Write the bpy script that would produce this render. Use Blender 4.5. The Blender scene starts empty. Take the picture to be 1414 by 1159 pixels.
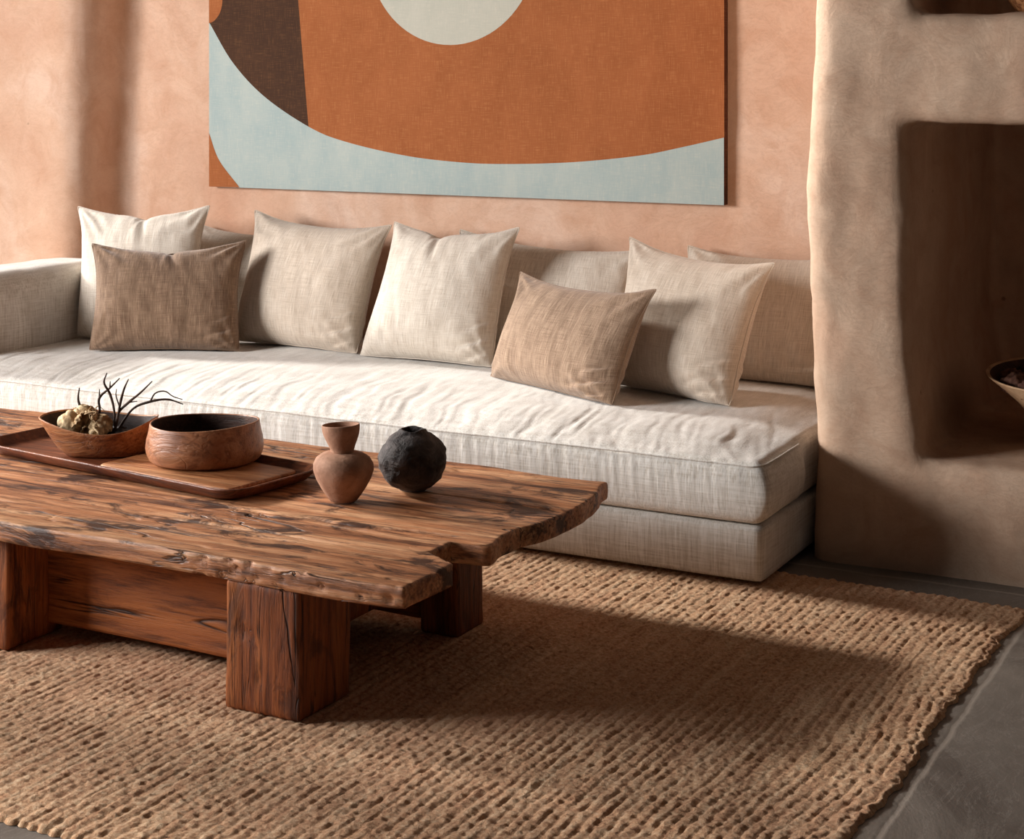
import bpy, math, random
import numpy as np
from mathutils import Vector

C = bpy.context.scene.collection
rng = np.random.default_rng(7)
random.seed(7)

# ------------------------------------------------------------------ helpers
def lin(r, g, b):
    f = lambda c: (c/255/12.92) if c/255 <= .04045 else ((c/255+.055)/1.055)**2.4
    return (f(r), f(g), f(b), 1)

def tag(o, label, cat, group=None, kind=None):
    o['label'] = label; o['category'] = cat
    if group: o['group'] = group
    if kind: o['kind'] = kind
    return o

def empty(name, loc, label, cat, group=None):
    o = bpy.data.objects.new(name, None); C.objects.link(o)
    o.empty_display_size = .05; o.location = loc
    return tag(o, label, cat, group)

def mesh_obj(name, V, F, mat, parent=None, smooth=True, uv=None, loc=None):
    """V world coordinates; when a parent is given they are moved to its frame (parents carry no rotation)."""
    V = np.asarray(V, dtype=np.float32).reshape(-1, 3)
    org = np.array(loc if loc is not None else (parent.location if parent else (0, 0, 0)), dtype=np.float32)
    if parent is not None and loc is None:
        org = np.array(wloc(parent), dtype=np.float32)
    V = V - org
    me = bpy.data.meshes.new(name)
    if isinstance(F, np.ndarray) and F.ndim == 2:
        n, k = F.shape
        me.vertices.add(len(V)); me.vertices.foreach_set('co', V.ravel())
        me.loops.add(n*k); me.loops.foreach_set('vertex_index', F.ravel().astype(np.int32))
        me.polygons.add(n); me.polygons.foreach_set('loop_start', np.arange(0, n*k, k, dtype=np.int32))
        me.update(calc_edges=True); me.validate()
    else:
        me.from_pydata([tuple(map(float, v)) for v in V], [], F)
    if smooth: me.polygons.foreach_set('use_smooth', [True]*len(me.polygons))
    if uv is not None:
        l = me.uv_layers.new(name='UVMap')
        vi = np.zeros(len(me.loops), dtype=np.int32); me.loops.foreach_get('vertex_index', vi)
        l.data.foreach_set('uv', uv[vi].astype(np.float32).ravel())
    for m in (mat if isinstance(mat, (list, tuple)) else [mat]): me.materials.append(m)
    o = bpy.data.objects.new(name, me); C.objects.link(o)
    if parent is not None: o.parent = parent
    else: o.location = tuple(float(c) for c in org)
    return o

def wloc(o):
    v = Vector(o.location)
    while o.parent: o = o.parent; v += o.location
    return tuple(v)

def _hash(ix, iy, seed):
    h = (ix.astype(np.int64)*374761393 + iy.astype(np.int64)*668265263 + seed*1442695041) & 0x7fffffff
    h = ((h ^ (h >> 13))*1274126177) & 0x7fffffff
    return ((h ^ (h >> 16)) & 0xffff)/65535.0
def pn(x, y, seed=0):
    """smooth value noise -1..1"""
    x = np.asarray(x, float); y = np.asarray(y, float)
    ix = np.floor(x); iy = np.floor(y); fx = x-ix; fy = y-iy
    fx = fx*fx*fx*(fx*(fx*6-15)+10); fy = fy*fy*fy*(fy*(fy*6-15)+10)
    a = _hash(ix, iy, seed); b = _hash(ix+1, iy, seed); c = _hash(ix, iy+1, seed); d = _hash(ix+1, iy+1, seed)
    return ((a*(1-fx)+b*fx)*(1-fy) + (c*(1-fx)+d*fx)*fy)*2-1
def fbm(x, y, seed=0, o=3):
    s = 0; a = 1; t = 0
    for k in range(o):
        s = s + a*pn(x*2**k, y*2**k, seed+k*17); t += a; a *= .5
    return s/t
def sm(a, b, x):
    t = np.clip((x-a)/(b-a), 0, 1); return t*t*(3-2*t)

def grid_faces(n, m, off=0, flip=False, closeu=False):
    i = np.arange(n if closeu else n-1)[:, None]; j = np.arange(m-1)[None, :]
    i2 = (i+1) % n
    a = i*m+j; b = i2*m+j; c = i2*m+j+1; d = i*m+j+1
    F = np.stack([a, b, c, d], -1).reshape(-1, 4)+off
    return F[:, ::-1] if flip else F

def rounded_box(lo, hi, r, sp, fn=None):
    """dense box with rounded edges; fn(P, Q) may push the points, Q being 0..1 position"""
    lo = np.array(lo, float); hi = np.array(hi, float); s = hi-lo
    n = [max(2, int(round(s[k]/(sp[k] if hasattr(sp, '__len__') else sp)))) for k in range(3)]
    pts = []; faces = []; off = 0
    for ax in range(3):
        u, v = (ax+1) % 3, (ax+2) % 3
        for side in (0, 1):
            g = np.zeros((n[u]+1, n[v]+1, 3), int)
            g[..., ax] = side*n[ax]
            g[..., u] = np.arange(n[u]+1)[:, None]; g[..., v] = np.arange(n[v]+1)[None, :]
            pts.append(g.reshape(-1, 3)); faces.append(grid_faces(n[u]+1, n[v]+1, off, flip=(side == 0)))
            off += (n[u]+1)*(n[v]+1)
    G = np.concatenate(pts); F = np.concatenate(faces)
    key = (G[:, 0]*(n[1]+1)+G[:, 1])*(n[2]+1)+G[:, 2]
    uq, first, inv = np.unique(key, return_index=True, return_inverse=True)
    G = G[first]; F = inv.ravel()[F]
    Q = G/np.array(n); P = lo+Q*s
    rr = np.minimum(r, s.min()/2*.999)
    c = np.clip(P, lo+rr, hi-rr); d = P-c
    L = np.linalg.norm(d, axis=1); ok = L > 1e-9
    P[ok] = c[ok]+d[ok]/L[ok, None]*rr
    if fn is not None: P = fn(P, Q)
    return P, F

def loft(loops, cap0=True, cap1=True):
    """loops: list of (n,3) closed rings"""
    n = len(loops[0]); V = np.concatenate(loops); F = []
    for k in range(len(loops)-1):
        for i in range(n):
            j = (i+1) % n
            F.append((k*n+i, k*n+j, (k+1)*n+j, (k+1)*n+i))
    if cap0: F.append(tuple(range(n-1, -1, -1)))
    if cap1: F.append(tuple(range((len(loops)-1)*n, len(loops)*n)))
    return V, F

def lathe(prof, ctr, n=64, fn=None):
    a = np.linspace(0, 2*np.pi, n, endpoint=False)
    loops = []
    for k, (r, z) in enumerate(prof):
        P = np.stack([r*np.cos(a), r*np.sin(a), np.full(n, z)], 1)
        if fn: P = fn(P, a, k, r, z)
        loops.append(P+np.array(ctr))
    return loft(loops, True, True)

def spline(pts, n):
    pts = np.array(pts, float); k = len(pts)
    P = np.vstack([2*pts[0]-pts[1], pts, 2*pts[-1]-pts[-2]])
    out = []
    for t in np.linspace(0, k-1, n):
        i = min(int(t), k-2); f = t-i
        p0, p1, p2, p3 = P[i], P[i+1], P[i+2], P[i+3]
        out.append(.5*((2*p1)+(-p0+p2)*f+(2*p0-5*p1+4*p2-p3)*f*f+(-p0+3*p1-3*p2+p3)*f**3))
    return np.array(out)

def tube(path, rad, ns=8, n=None):
    P = spline(path, n or len(path)*4); R = np.interp(np.linspace(0, 1, len(P)), np.linspace(0, 1, len(rad)), rad)
    T = np.gradient(P, axis=0); T /= np.linalg.norm(T, axis=1)[:, None]+1e-12
    up = np.array([.13, .21, .97]); loops = []
    N = np.cross(T[0], up); N /= np.linalg.norm(N)
    for k in range(len(P)):
        N = N-T[k]*(N@T[k]); N /= np.linalg.norm(N)+1e-12
        B = np.cross(T[k], N); a = np.linspace(0, 2*np.pi, ns, endpoint=False)
        loops.append(P[k]+R[k]*(np.cos(a)[:, None]*N+np.sin(a)[:, None]*B))
    return loft(loops)

def merge(parts):
    V = []; F = []; off = 0
    for v, f in parts:
        V.append(np.asarray(v)); F += [tuple(int(i)+off for i in q) for q in f]; off += len(v)
    return np.concatenate(V), F

def surface_nets(fn, lo, hi, h):
    ax = [np.arange(lo[k], hi[k]+h, h) for k in range(3)]
    X, Y, Z = np.meshgrid(*ax, indexing='ij')
    D = fn(X, Y, Z).astype(np.float32)
    n = D.shape; ins = D < 0
    cs = tuple(k-1 for k in n)
    acc = np.zeros(cs+(3,), np.float32); cnt = np.zeros(cs, np.float32)
    for axs in range(3):
        o = [k for k in range(3) if k != axs]
        for da in (0, 1):
            for db in (0, 1):
                s0 = [slice(0, n[0]-1), slice(0, n[1]-1), slice(0, n[2]-1)]
                s0[o[0]] = slice(da, n[o[0]]-1+da); s0[o[1]] = slice(db, n[o[1]]-1+db)
                s1 = list(s0); s1[axs] = slice(1, n[axs])
                a = D[tuple(s0)]; b = D[tuple(s1)]
                m = (a < 0) != (b < 0)
                t = np.where(m, a/np.where(m, a-b, 1), 0)
                acc[..., axs] += np.where(m, t, 0)
                acc[..., o[0]] += np.where(m, da, 0); acc[..., o[1]] += np.where(m, db, 0)
                cnt += m
    act = cnt > 0
    idx = -np.ones(cs, np.int64); idx[act] = np.arange(act.sum())
    ci = np.argwhere(act)
    V = (ci + acc[act]/cnt[act][:, None])*h + np.array([a[0] for a in ax])
    Fs = []
    for axs in range(3):
        o = [(axs+1) % 3, (axs+2) % 3]
        s0 = [slice(None)]*3; s1 = [slice(None)]*3
        s0[axs] = slice(0, n[axs]-1); s1[axs] = slice(1, n[axs])
        for q in o: s0[q] = slice(1, n[q]-1); s1[q] = slice(1, n[q]-1)
        a = ins[tuple(s0)]; b = ins[tuple(s1)]
        for flip, msk in ((False, a & ~b), (True, ~a & b)):
            e = np.argwhere(msk)
            if not len(e): continue
            e[:, o[0]] += 1; e[:, o[1]] += 1
            def at(du, dv):
                q = e.copy(); q[:, o[0]] -= du; q[:, o[1]] -= dv
                return idx[q[:, 0], q[:, 1], q[:, 2]]
            f = np.stack([at(1, 1), at(0, 1), at(0, 0), at(1, 0)], 1)
            Fs.append(f[:, ::-1] if flip else f)
    return V, np.concatenate(Fs)

# ------------------------------------------------------------------ materials
class NT:
    def __init__(s, name):
        s.m = bpy.data.materials.new(name); s.m.use_nodes = True
        s.t = s.m.node_tree; s.t.nodes.clear()
        s.out = s.n('ShaderNodeOutputMaterial'); s.b = s.n('ShaderNodeBsdfPrincipled')
        s.l(s.b.outputs[0], s.out.inputs[0])
    def n(s, ty, **kw):
        x = s.t.nodes.new(ty)
        for k, v in kw.items():
            if k in x.inputs: x.inputs[k].default_value = v
            else: setattr(x, k, v)
        return x
    def l(s, a, b): s.t.links.new(a, b)
    def coord(s, kind='Object', scale=(1, 1, 1), rot=(0, 0, 0), loc=(0, 0, 0)):
        c = s.n('ShaderNodeTexCoord'); m = s.n('ShaderNodeMapping')
        m.inputs['Scale'].default_value = scale; m.inputs['Rotation'].default_value = rot; m.inputs['Location'].default_value = loc
        s.l(c.outputs[kind], m.inputs[0]); return m.outputs[0]
    def noise(s, vec, scale, detail=4, rough=.55, dist=0):
        x = s.n('ShaderNodeTexNoise', Scale=scale, Detail=detail, Roughness=rough, Distortion=dist)
        s.l(vec, x.inputs['Vector']); return x.outputs['Fac']
    def ramp(s, fac, stops, interp='LINEAR'):
        x = s.n('ShaderNodeValToRGB'); x.color_ramp.interpolation = interp
        e = x.color_ramp.elements
        while len(e) < len(stops): e.new(.5)
        for q, (p, c) in zip(e, stops):
            q.position = p; q.color = c if len(c) == 4 else (*c, 1)
        s.l(fac, x.inputs[0]); return x.outputs[0]
    def mix(s, fac, a, b, mode='MIX'):
        x = s.n('ShaderNodeMix', data_type='RGBA', blend_type=mode)
        for v, i in ((fac, 0), (a, 6), (b, 7)):
            if isinstance(v, (int, float, tuple)): x.inputs[i].default_value = v
            else: s.l(v, x.inputs[i])
        return x.outputs[2]
    def math(s, op, a, b=0.0, c=None):
        x = s.n('ShaderNodeMath', operation=op)
        for i, v in enumerate((a, b, c)):
            if v is None: continue
            if isinstance(v, (int, float)): x.inputs[i].default_value = v
            else: s.l(v, x.inputs[i])
        return x.outputs[0]
    def bump(s, h, strength=.5, dist=.01, prev=None):
        x = s.n('ShaderNodeBump'); x.inputs['Strength'].default_value = strength; x.inputs['Distance'].default_value = dist
        s.l(h, x.inputs['Height'])
        if prev is not None: s.l(prev, x.inputs['Normal'])
        return x.outputs[0]
    def fin(s, col, rough=.8, nrm=None, spec=.3, sheen=0):
        if isinstance(col, tuple): s.b.inputs['Base Color'].default_value = col
        else: s.l(col, s.b.inputs['Base Color'])
        if isinstance(rough, (int, float)): s.b.inputs['Roughness'].default_value = rough
        else: s.l(rough, s.b.inputs['Roughness'])
        s.b.inputs['Specular IOR Level'].default_value = spec
        if sheen:
            s.b.inputs['Sheen Weight'].default_value = sheen; s.b.inputs['Sheen Roughness'].default_value = .5
        if nrm is not None: s.l(nrm, s.b.inputs['Normal'])
        return s.m

W1 = (0, 0, 0, 1); W2 = (1, 1, 1, 1)
def plaster(name, a, b, c, stain):
    s = NT(name); v = s.coord('Object'); vs = s.coord('Object', (1, 1, .55))
    n1 = s.noise(vs, 1.6, 5, .6, .6); n2 = s.noise(v, 6, 6, .65, .8); n3 = s.noise(s.coord('Object', (1, 1, 1), (0, .6, 0)), 22, 5, .7, 1.5)
    col = s.ramp(n1, [(.3, a), (.52, b), (.72, c)])
    col = s.mix(s.ramp(n2, [(.42, W1), (.72, (.55, .55, .55, 1))]), col, stain)
    # fine trowel scratches
    w = s.noise(s.coord('Object', (1, 1, 2.6), (.3, .5, .2)), 9, 8, .75, 2.2)
    scr = s.ramp(w, [(.485, W1), (.5, W2), (.515, W1)])
    col = s.mix(s.math('MULTIPLY', scr, .22), col, (stain[0]*.6, stain[1]*.55, stain[2]*.5, 1))
    pit = s.n('ShaderNodeTexVoronoi', Scale=3.2); s.l(v, pit.inputs['Vector'])
    pf = s.ramp(pit.outputs['Distance'], [(.018, W2), (.035, W1)])
    col = s.mix(s.math('MULTIPLY', pf, .6), col, (stain[0]*.35, stain[1]*.3, stain[2]*.28, 1))
    h = s.math('ADD', s.math('MULTIPLY', n2, 1.0), s.math('MULTIPLY', n3, .10))
    h = s.math('SUBTRACT', h, s.math('MULTIPLY', scr, .12))
    nr = s.bump(h, .30, .018)
    nr = s.bump(s.noise(v, 130, 3, .6), .10, .0015, nr)
    return s.fin(col, .85, nr, .2)

M = {}
M['plaster'] = plaster('peach_plaster', lin(207, 162, 136), lin(222, 184, 158), lin(233, 204, 184), lin(198, 150, 120))
M['plaster_tan'] = plaster('tan_plaster', lin(188, 156, 132), lin(206, 178, 154), lin(212, 174, 148), lin(178, 140, 114))

def linen(name, base, dark, light, uvscale=(1, 1), kind='UV', vert=(1, 1, 1), bump=.5, slub=.5):
    """woven cloth: fine two-way threads with irregular slubs"""
    s = NT(name)
    v = s.coord(kind, vert)
    # threads: stretched noise both ways
    if kind == 'UV':
        a = s.coord('UV', (210, 9, 1)); b = s.coord('UV', (9, 210, 1)); big = s.coord('UV', (5, 5, 1)); st = s.coord('UV', (34, 1.6, 1))
    else:
        a = s.coord(kind, (190, 190, 9)); b = s.coord(kind, (9, 9, 190)); big = s.coord(kind, (3, 3, 3)); st = s.coord(kind, (42, 8, 3))
    ta = s.noise(a, 1, 3, .6); tb = s.noise(b, 1, 3, .6); tc = s.noise(st, 1, 4, .6, .3); tg = s.noise(big, 1, 4, .6)
    w = s.math('ADD', s.math('MULTIPLY', ta, .6), s.math('MULTIPLY', tb, .4))
    col = s.ramp(w, [(.36, dark), (.5, base), (.64, light)])
    col = s.mix(s.ramp(tc, [(.38, (slub*.7,)*3+(1,)), (.6, W1)]), col, dark)
    col = s.mix(s.ramp(tg, [(.4, W1), (.75, (.3, .3, .3, 1))]), col, light)
    h = s.math('ADD', w, s.math('MULTIPLY', tc, .5))
    nr = s.bump(h, bump, .004)
    return s.fin(col, .92, nr, .12, .25)

M['linen_sofa'] = linen('sofa_linen', lin(212, 207, 199), lin(180, 171, 159), lin(230, 226, 220), kind='Object', bump=.45, slub=.55)
M['linen_cream'] = linen('cream_linen', lin(212, 201, 187), lin(184, 170, 154), lin(228, 220, 208), bump=.5, slub=.3)
M['linen_oat'] = linen('oatmeal_linen', lin(206, 190, 172), lin(176, 159, 142), lin(222, 210, 196), bump=.5, slub=.4)
M['linen_taupe'] = linen('taupe_linen', lin(156, 130, 108), lin(112, 88, 70), lin(184, 158, 134), bump=.6, slub=.7)

M['linen_brown'] = linen('brown_linen', lin(132, 106, 86), lin(92, 70, 54), lin(162, 136, 112), bump=.6, slub=.7)

def wood(name, a, b, c, grain='X', rough=.6, scale=1.0, wear=.5, crack=1.0):
    s = NT(name)
    k = 14
    sc = {'X': (1, k, k), 'Y': (k, 1, k), 'Z': (k, k, 1)}[grain]
    sc = tuple(q*scale for q in sc)
    v = s.coord('Object', sc)
    v0 = s.coord('Object', tuple(q*.28 for q in sc))
    n1 = s.noise(v0, 1.6, 6, .6, 1.2); n2 = s.noise(v, 2.2, 8, .7, .6)
    n3 = s.noise(s.coord('Object', tuple(q*3.2 for q in sc)), 2.2, 6, .7, .2)
    g = s.math('ADD', s.math('MULTIPLY', n1, .55), s.math('MULTIPLY', n2, .45))
    col = s.ramp(g, [(.38, a), (.47, b), (.60, c)])
    col = s.mix(s.ramp(n3, [(.35, (.75, .75, .75, 1)), (.52, W1)]), col, (a[0]*.55, a[1]*.5, a[2]*.45, 1))
    # cracks along the grain and dark worm holes, knots
    cr = s.noise(s.coord('Object', tuple(q*.45 for q in sc), loc=(3, 1, 2)), 1.4, 4, .55, 1.0)
    crk = s.ramp(cr, [(.488, W1), (.5, W2), (.512, W1)])
    msk = s.ramp(s.noise(s.coord('Object', (1.2, 1.2, 1.2)), 2.2, 3, .5), [(.47, W1), (.58, W2)])
    crk = s.math('MULTIPLY', s.math('MULTIPLY', crk, msk), crack)
    col = s.mix(crk, col, (a[0]*.12, a[1]*.09, a[2]*.07, 1))
    st = s.noise(s.coord('Object', tuple(1.6*(2.5 if q > scale else 1) for q in sc), loc=(9, 4, 1)), 2.4, 5, .65, .8)
    stm = s.ramp(st, [(.535, W1), (.62, (.75*wear,)*3+(1,))])
    col = s.mix(stm, col, (a[0]*.4, a[1]*.35, a[2]*.32, 1))
    h = s.math('SUBTRACT', s.math('ADD', s.math('MULTIPLY', n2, .6), s.math('MULTIPLY', n3, .5)), s.math('MULTIPLY', crk, .9))
    h = s.math('SUBTRACT', h, s.math('MULTIPLY', stm, .25))
    nr = s.bump(h, .7, .008)
    return s.fin(col, rough, nr, .35)

M['wood_top'] = wood('weathered_table_wood', lin(84, 46, 26), lin(174, 114, 74), lin(216, 166, 124), 'X', .5, 1, 1.25)
M['wood_leg'] = wood('beam_wood', lin(80, 38, 16), lin(128, 66, 28), lin(166, 96, 46), 'Z', .6, 1, .8)
M['wood_beam'] = wood('plank_wood', lin(98, 48, 20), lin(140, 76, 34), lin(172, 102, 52), 'X', .6, .8, .4)
M['wood_tray'] = wood('tray_wood', lin(74, 36, 20), lin(112, 60, 36), lin(150, 90, 58), 'X', .38, 1, .3, .2)
M['wood_bowl'] = wood('bowl_wood', lin(120, 68, 38), lin(164, 104, 62), lin(196, 142, 98), 'X', .45, 1.2, .5, .2)
M['wood_bowl2'] = wood('turned_bowl_wood', lin(128, 80, 52), lin(160, 106, 72), lin(190, 142, 106), 'X', .4, .45, .6, .15)
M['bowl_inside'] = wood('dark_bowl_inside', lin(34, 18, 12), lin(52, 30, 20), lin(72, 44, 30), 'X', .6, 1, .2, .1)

def clay(name, a, b, rough=.75, bs=.5, sc=30, bd=.006):
    s = NT(name); v = s.coord('Object')
    n = s.noise(v, sc*.4, 5, .6, .5); n2 = s.noise(v, sc*3, 4, .7)
    col = s.ramp(n, [(.35, a), (.65, b)])
    col = s.mix(s.ramp(n2, [(.55, W1), (.75, (.5, .5, .5, 1))]), col, (a[0]*.5, a[1]*.5, a[2]*.5, 1))
    h = s.math('ADD', n, s.math('MULTIPLY', n2, .3))
    return s.fin(col, rough, s.bump(h, bs, bd), .3)
M['clay'] = clay('terracotta_clay', lin(136, 98, 76), lin(172, 132, 108), .8, .55)
M['clay_dark'] = clay('black_raku_clay', lin(36, 30, 29), lin(92, 83, 80), .7, 1.0, 42, .012)
M['bowl_pale'] = clay('pale_wood_bowl', lin(170, 132, 98), lin(206, 172, 136), .6, .4)
M['pod'] = clay('dried_pod', lin(70, 40, 30), lin(132, 92, 74), .8, .8, 60)
M['stone_dark'] = clay('dark_pebble', lin(26, 20, 18), lin(52, 42, 38), .6, .6, 60)
M['driftwood'] = clay('pale_driftwood', lin(160, 124, 84), lin(220, 194, 154), .8, .9, 50)
M['twig'] = clay('dark_twig', lin(46, 32, 26), lin(86, 66, 54), .8, .6, 120)
M['basket'] = wood('basket_cane', lin(96, 56, 30), lin(146, 92, 52), lin(180, 124, 78), 'Z', .6, 3, .2, .2)

def paint(name, a, b, c):
    s = NT(name); v = s.coord('Object')
    ta = s.noise(s.coord('Object', (260, 1, 16)), 1, 3, .6); tb = s.noise(s.coord('Object', (16, 1, 260)), 1, 3, .6)
    n = s.noise(s.coord('Object', (1, 1, .55)), 5, 6, .7, .4)
    w = s.math('ADD', s.math('MULTIPLY', ta, .5), s.math('MULTIPLY', tb, .5))
    col = s.ramp(n, [(.3, a), (.7, b)])
    col = s.mix(s.ramp(w, [(.5, W1), (.62, (.45, .45, .45, 1))]), col, c)
    big = s.noise(v, 40, 5, .7)
    return s.fin(col, .8, s.bump(s.math('ADD', w, s.math('MULTIPLY', big, .5)), .5, .003), .2)
M['paint_blue'] = paint('blue_grey_paint', lin(160, 178, 178), lin(182, 192, 186), lin(204, 204, 190))
M['paint_orange'] = paint('burnt_orange_paint', lin(150, 86, 46), lin(168, 100, 58), lin(196, 130, 84))
M['paint_brown'] = paint('dark_brown_paint', lin(62, 40, 28), lin(76, 50, 34), lin(118, 82, 50))
M['paint_pale'] = paint('pale_circle_paint', lin(184, 184, 170), lin(196, 194, 180), lin(212, 206, 190))
M['canvas_edge'] = paint('raw_canvas_edge', lin(70, 40, 28), lin(88, 52, 36), lin(120, 80, 56))

def jute():
    s = NT('jute_braid'); v = s.coord('Object')
    st = s.noise(s.coord('Object', (32, 2.5, 1)), 1, 4, .6); kn = s.noise(s.coord('Object', (1, 1, .3)), 95, 4, .7); lg = s.noise(v, 1.3, 4, .6)
    fz = s.noise(v, 420, 3, .7)
    col = s.ramp(s.math('ADD', s.math('MULTIPLY', kn, .65), s.math('MULTIPLY', st, .35)), [(.34, lin(150, 98, 66)), (.48, lin(214, 168, 128)), (.64, lin(244, 214, 176))])
    col = s.mix(s.ramp(lg, [(.4, W1), (.7, (.35, .35, .35, 1))]), col, lin(214, 158, 124))
    col = s.mix(s.ramp(fz, [(.3, (.55, .55, .55, 1)), (.5, W1)]), col, lin(112, 70, 44))
    h = s.math('ADD', kn, s.math('MULTIPLY', fz, .6))
    return s.fin(col, .95, s.bump(h, .9, .006), .08, .1)
M['jute'] = jute()

def slate():
    s = NT('slate_floor'); v = s.coord('Object')
    n1 = s.noise(v, 1.8, 6, .62, .8); n2 = s.noise(s.coord('Object', (3, 1, 1), (0, 0, .7)), 3, 8, .7, 1.5); n3 = s.noise(v, 90, 4, .6)
    col = s.ramp(n1, [(.3, lin(88, 80, 74)), (.52, lin(116, 108, 100)), (.7, lin(136, 126, 116))])
    ve = s.ramp(n2, [(.488, W1), (.5, (.5, .5, .5, 1)), (.512, W1)])
    col = s.mix(ve, col, lin(150, 142, 134))
    # tile joints: one running away from the camera, others a tile apart
    sep = s.n('ShaderNodeSeparateXYZ'); c = s.n('ShaderNodeTexCoord'); s.l(c.outputs['Object'], sep.inputs[0])
    wob = s.math('MULTIPLY', s.math('SUBTRACT', s.noise(v, 5, 4, .6), .5), .03)
    def joint(o, origin, pitch):
        x = s.math('ADD', s.math('SUBTRACT', o, origin), wob)
        m = s.math('PINGPONG', x, pitch/2)
        return s.ramp(m, [(.003, W2), (.010, W1)])
    j = s.math('MAXIMUM', joint(sep.outputs[0], -.985, 1.2), joint(sep.outputs[1], 5.42, 2.4))
    col = s.mix(s.math('MULTIPLY', j, .55), col, lin(168, 156, 144))
    h = s.math('ADD', s.math('MULTIPLY', n1, 1), s.math('MULTIPLY', n3, .1)); h = s.math('SUBTRACT', h, s.math('MULTIPLY', j, .15))
    return s.fin(col, s.ramp(n1, [(.3, (.35,)*3), (.7, (.55,)*3)]), s.bump(h, .35, .02), .45)
M['slate'] = slate()

# ------------------------------------------------------------------ room shell
def smax(a, b, k):
    h = np.clip(.5-.5*(b-a)/k, 0, 1); return b*(1-h)+a*h + k*h*(1-h)
def waves(X, Y, Z, seed, lam, n=7):
    r = np.random.default_rng(seed); s = 0
    for _ in range(n):
        d = r.normal(size=3); d /= np.linalg.norm(d); d *= 2*np.pi/(lam*r.uniform(.7, 1.5))
        s = s+np.sin(X*d[0]+Y*d[1]+Z*d[2]+r.uniform(0, 6.3))
    return s/n**.5
def sd_back(X, Y, Z):
    a = 6.55-Y
    b = smax(6.18-Y, X+5.69+.03*np.sin(Z*2.1), .16)
    d = -smax(-a, -b, .12)            # union, softened in the corner
    d = d+.006*waves(X, Y, Z, 3, .9)+.0022*waves(X, Y, Z, 4, .22)
    d = np.maximum(d, Z-3.28); d = np.maximum(d, Y-6.95); d = np.maximum(d, X+1.5); d = np.maximum(d, -7.4-X); d = np.maximum(d, -.06-Z)
    return d
V, F = surface_nets(sd_back, (-7.5, 6.0, -.12), (-1.4, 7.05, 3.4), .03)
mesh_obj('wall_back', V, F, M['plaster'])['kind'] = 'structure'

def boxd(X, Y, Z, lo, hi):
    q = [np.maximum(lo[k]-A, A-hi[k]) for k, A in enumerate((X, Y, Z))]
    return smax(smax(q[0], q[2], .05), q[1], .04)
def sd_right(X, Y, Z):
    d = smax(5.5-Y, -1.785-X+.012*np.sin(Z*3.1+1), .11)
    wob = .012*np.sin(Z*5+X*3)
    n1 = boxd(X, Y, Z, (-1.445+.06*sm(.9, .4, Z)+wob, 5.0, .395-.02*np.sin(X*4)), (-.44, 6.85, 1.485))
    n2 = boxd(X, Y, Z, (-1.40+wob, 5.0, 1.848), (-.44, 6.85, 2.9))
    d = smax(d, -n1, .055); d = smax(d, -n2, .07)
    d = d+.0045*waves(X, Y, Z, 13, .7)+.0024*waves(X, Y, Z, 14, .2)+.0012*waves(X, Y, Z, 15, .08)
    d = np.maximum(d, Z-3.28); d = np.maximum(d, Y-7.1); d = np.maximum(d, X-1.0); d = np.maximum(d, -.06-Z)
    return d
V, F = surface_nets(sd_right, (-1.95, 5.38, -.12), (1.08, 7.2, 3.4), .021)
mesh_obj('wall_right', V, F, M['plaster_tan'])['kind'] = 'structure'

g = np.array([(-9, -2, 0), (3, -2, 0), (3, 7, 0), (-9, 7, 0), (-9, -2, -.1), (3, -2, -.1), (3, 7, -.1), (-9, 7, -.1)], float)
fl = mesh_obj('floor', g, [(0, 1, 2, 3), (7, 6, 5, 4), (0, 4, 5, 1), (1, 5, 6, 2), (2, 6, 7, 3), (3, 7, 4, 0)], M['slate'], smooth=False)
fl['kind'] = 'structure'

# ------------------------------------------------------------------ rug
def make_rug():
    x0, x1, y0, y1 = -5.2, -1.02, 2.71, 5.26
    nx, ny = 1000, 420
    u = np.linspace(0, 1, nx)[:, None]; v = np.linspace(0, 1, ny)[None, :]
    X = x0+(x1-x0)*u+0*v; Y = y0+(y1-y0)*v+0*u
    k = sm(-2.6, -1.02, X)
    wob = .007*fbm(X*2.2, Y*2.6, 5)+k*.016*np.sin(Y*4.1+1.2)*sm(.2, 1, k)+.003*pn(X*30, Y*14, 61)
    P = .031
    c = (X+wob)/P + .25*k*fbm(X*1.5, Y*1.1, 9)
    row = np.floor(c); f = c-row
    prof = np.clip(1-(2*f-1)**2, 0, 1)**.42
    ph = _hash(row, row*0, 3)*6.28
    kn = np.sin(Y*2*np.pi/.019+ph+3.4*(f-.5)+3.0*pn(X*9, Y*9, 31))
    H = .006+.0060*prof*(.84+.16*kn)*(1+.30*pn(X*14, Y*7, 77))+.0034*fbm(X*85, Y*70, 21, 2)+.002*pn(X*2, Y*2, 8)
    edge = np.minimum(np.minimum(u, 1-u)*(x1-x0)/.012, np.minimum(v, 1-v)*(y1-y0)/.010)
    H = np.where(edge < 1, H*np.sqrt(np.clip(edge, 0, 1)), H)+.001
    # ragged outer edge
    X2 = X-wob*sm(.9, 1, u)*1.0+.012*fbm(X*0+3, Y*22, 41)*sm(.97, 1, u)-.02*pn(0*X, Y*1.7, 6)*sm(.75, 1, u)
    Y2 = Y+(.008*_hash(row, row*0, 5)+.006*np.sin(f*3.14))*(sm(.985, 1, v)-sm(.015, 0, v))+.012*fbm(X*1.2, 0*Y, 15)
    T = np.stack([X2, Y2, np.maximum(H, .001)], -1).reshape(-1, 3)
    o = mesh_obj('jute_rug', T, grid_faces(nx, ny), M['jute'], loc=((x0+x1)/2, (y0+y1)/2, 0))
    return tag(o, 'natural braided jute rug in thick ribs under the low wooden table', 'rug')
make_rug()

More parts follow.
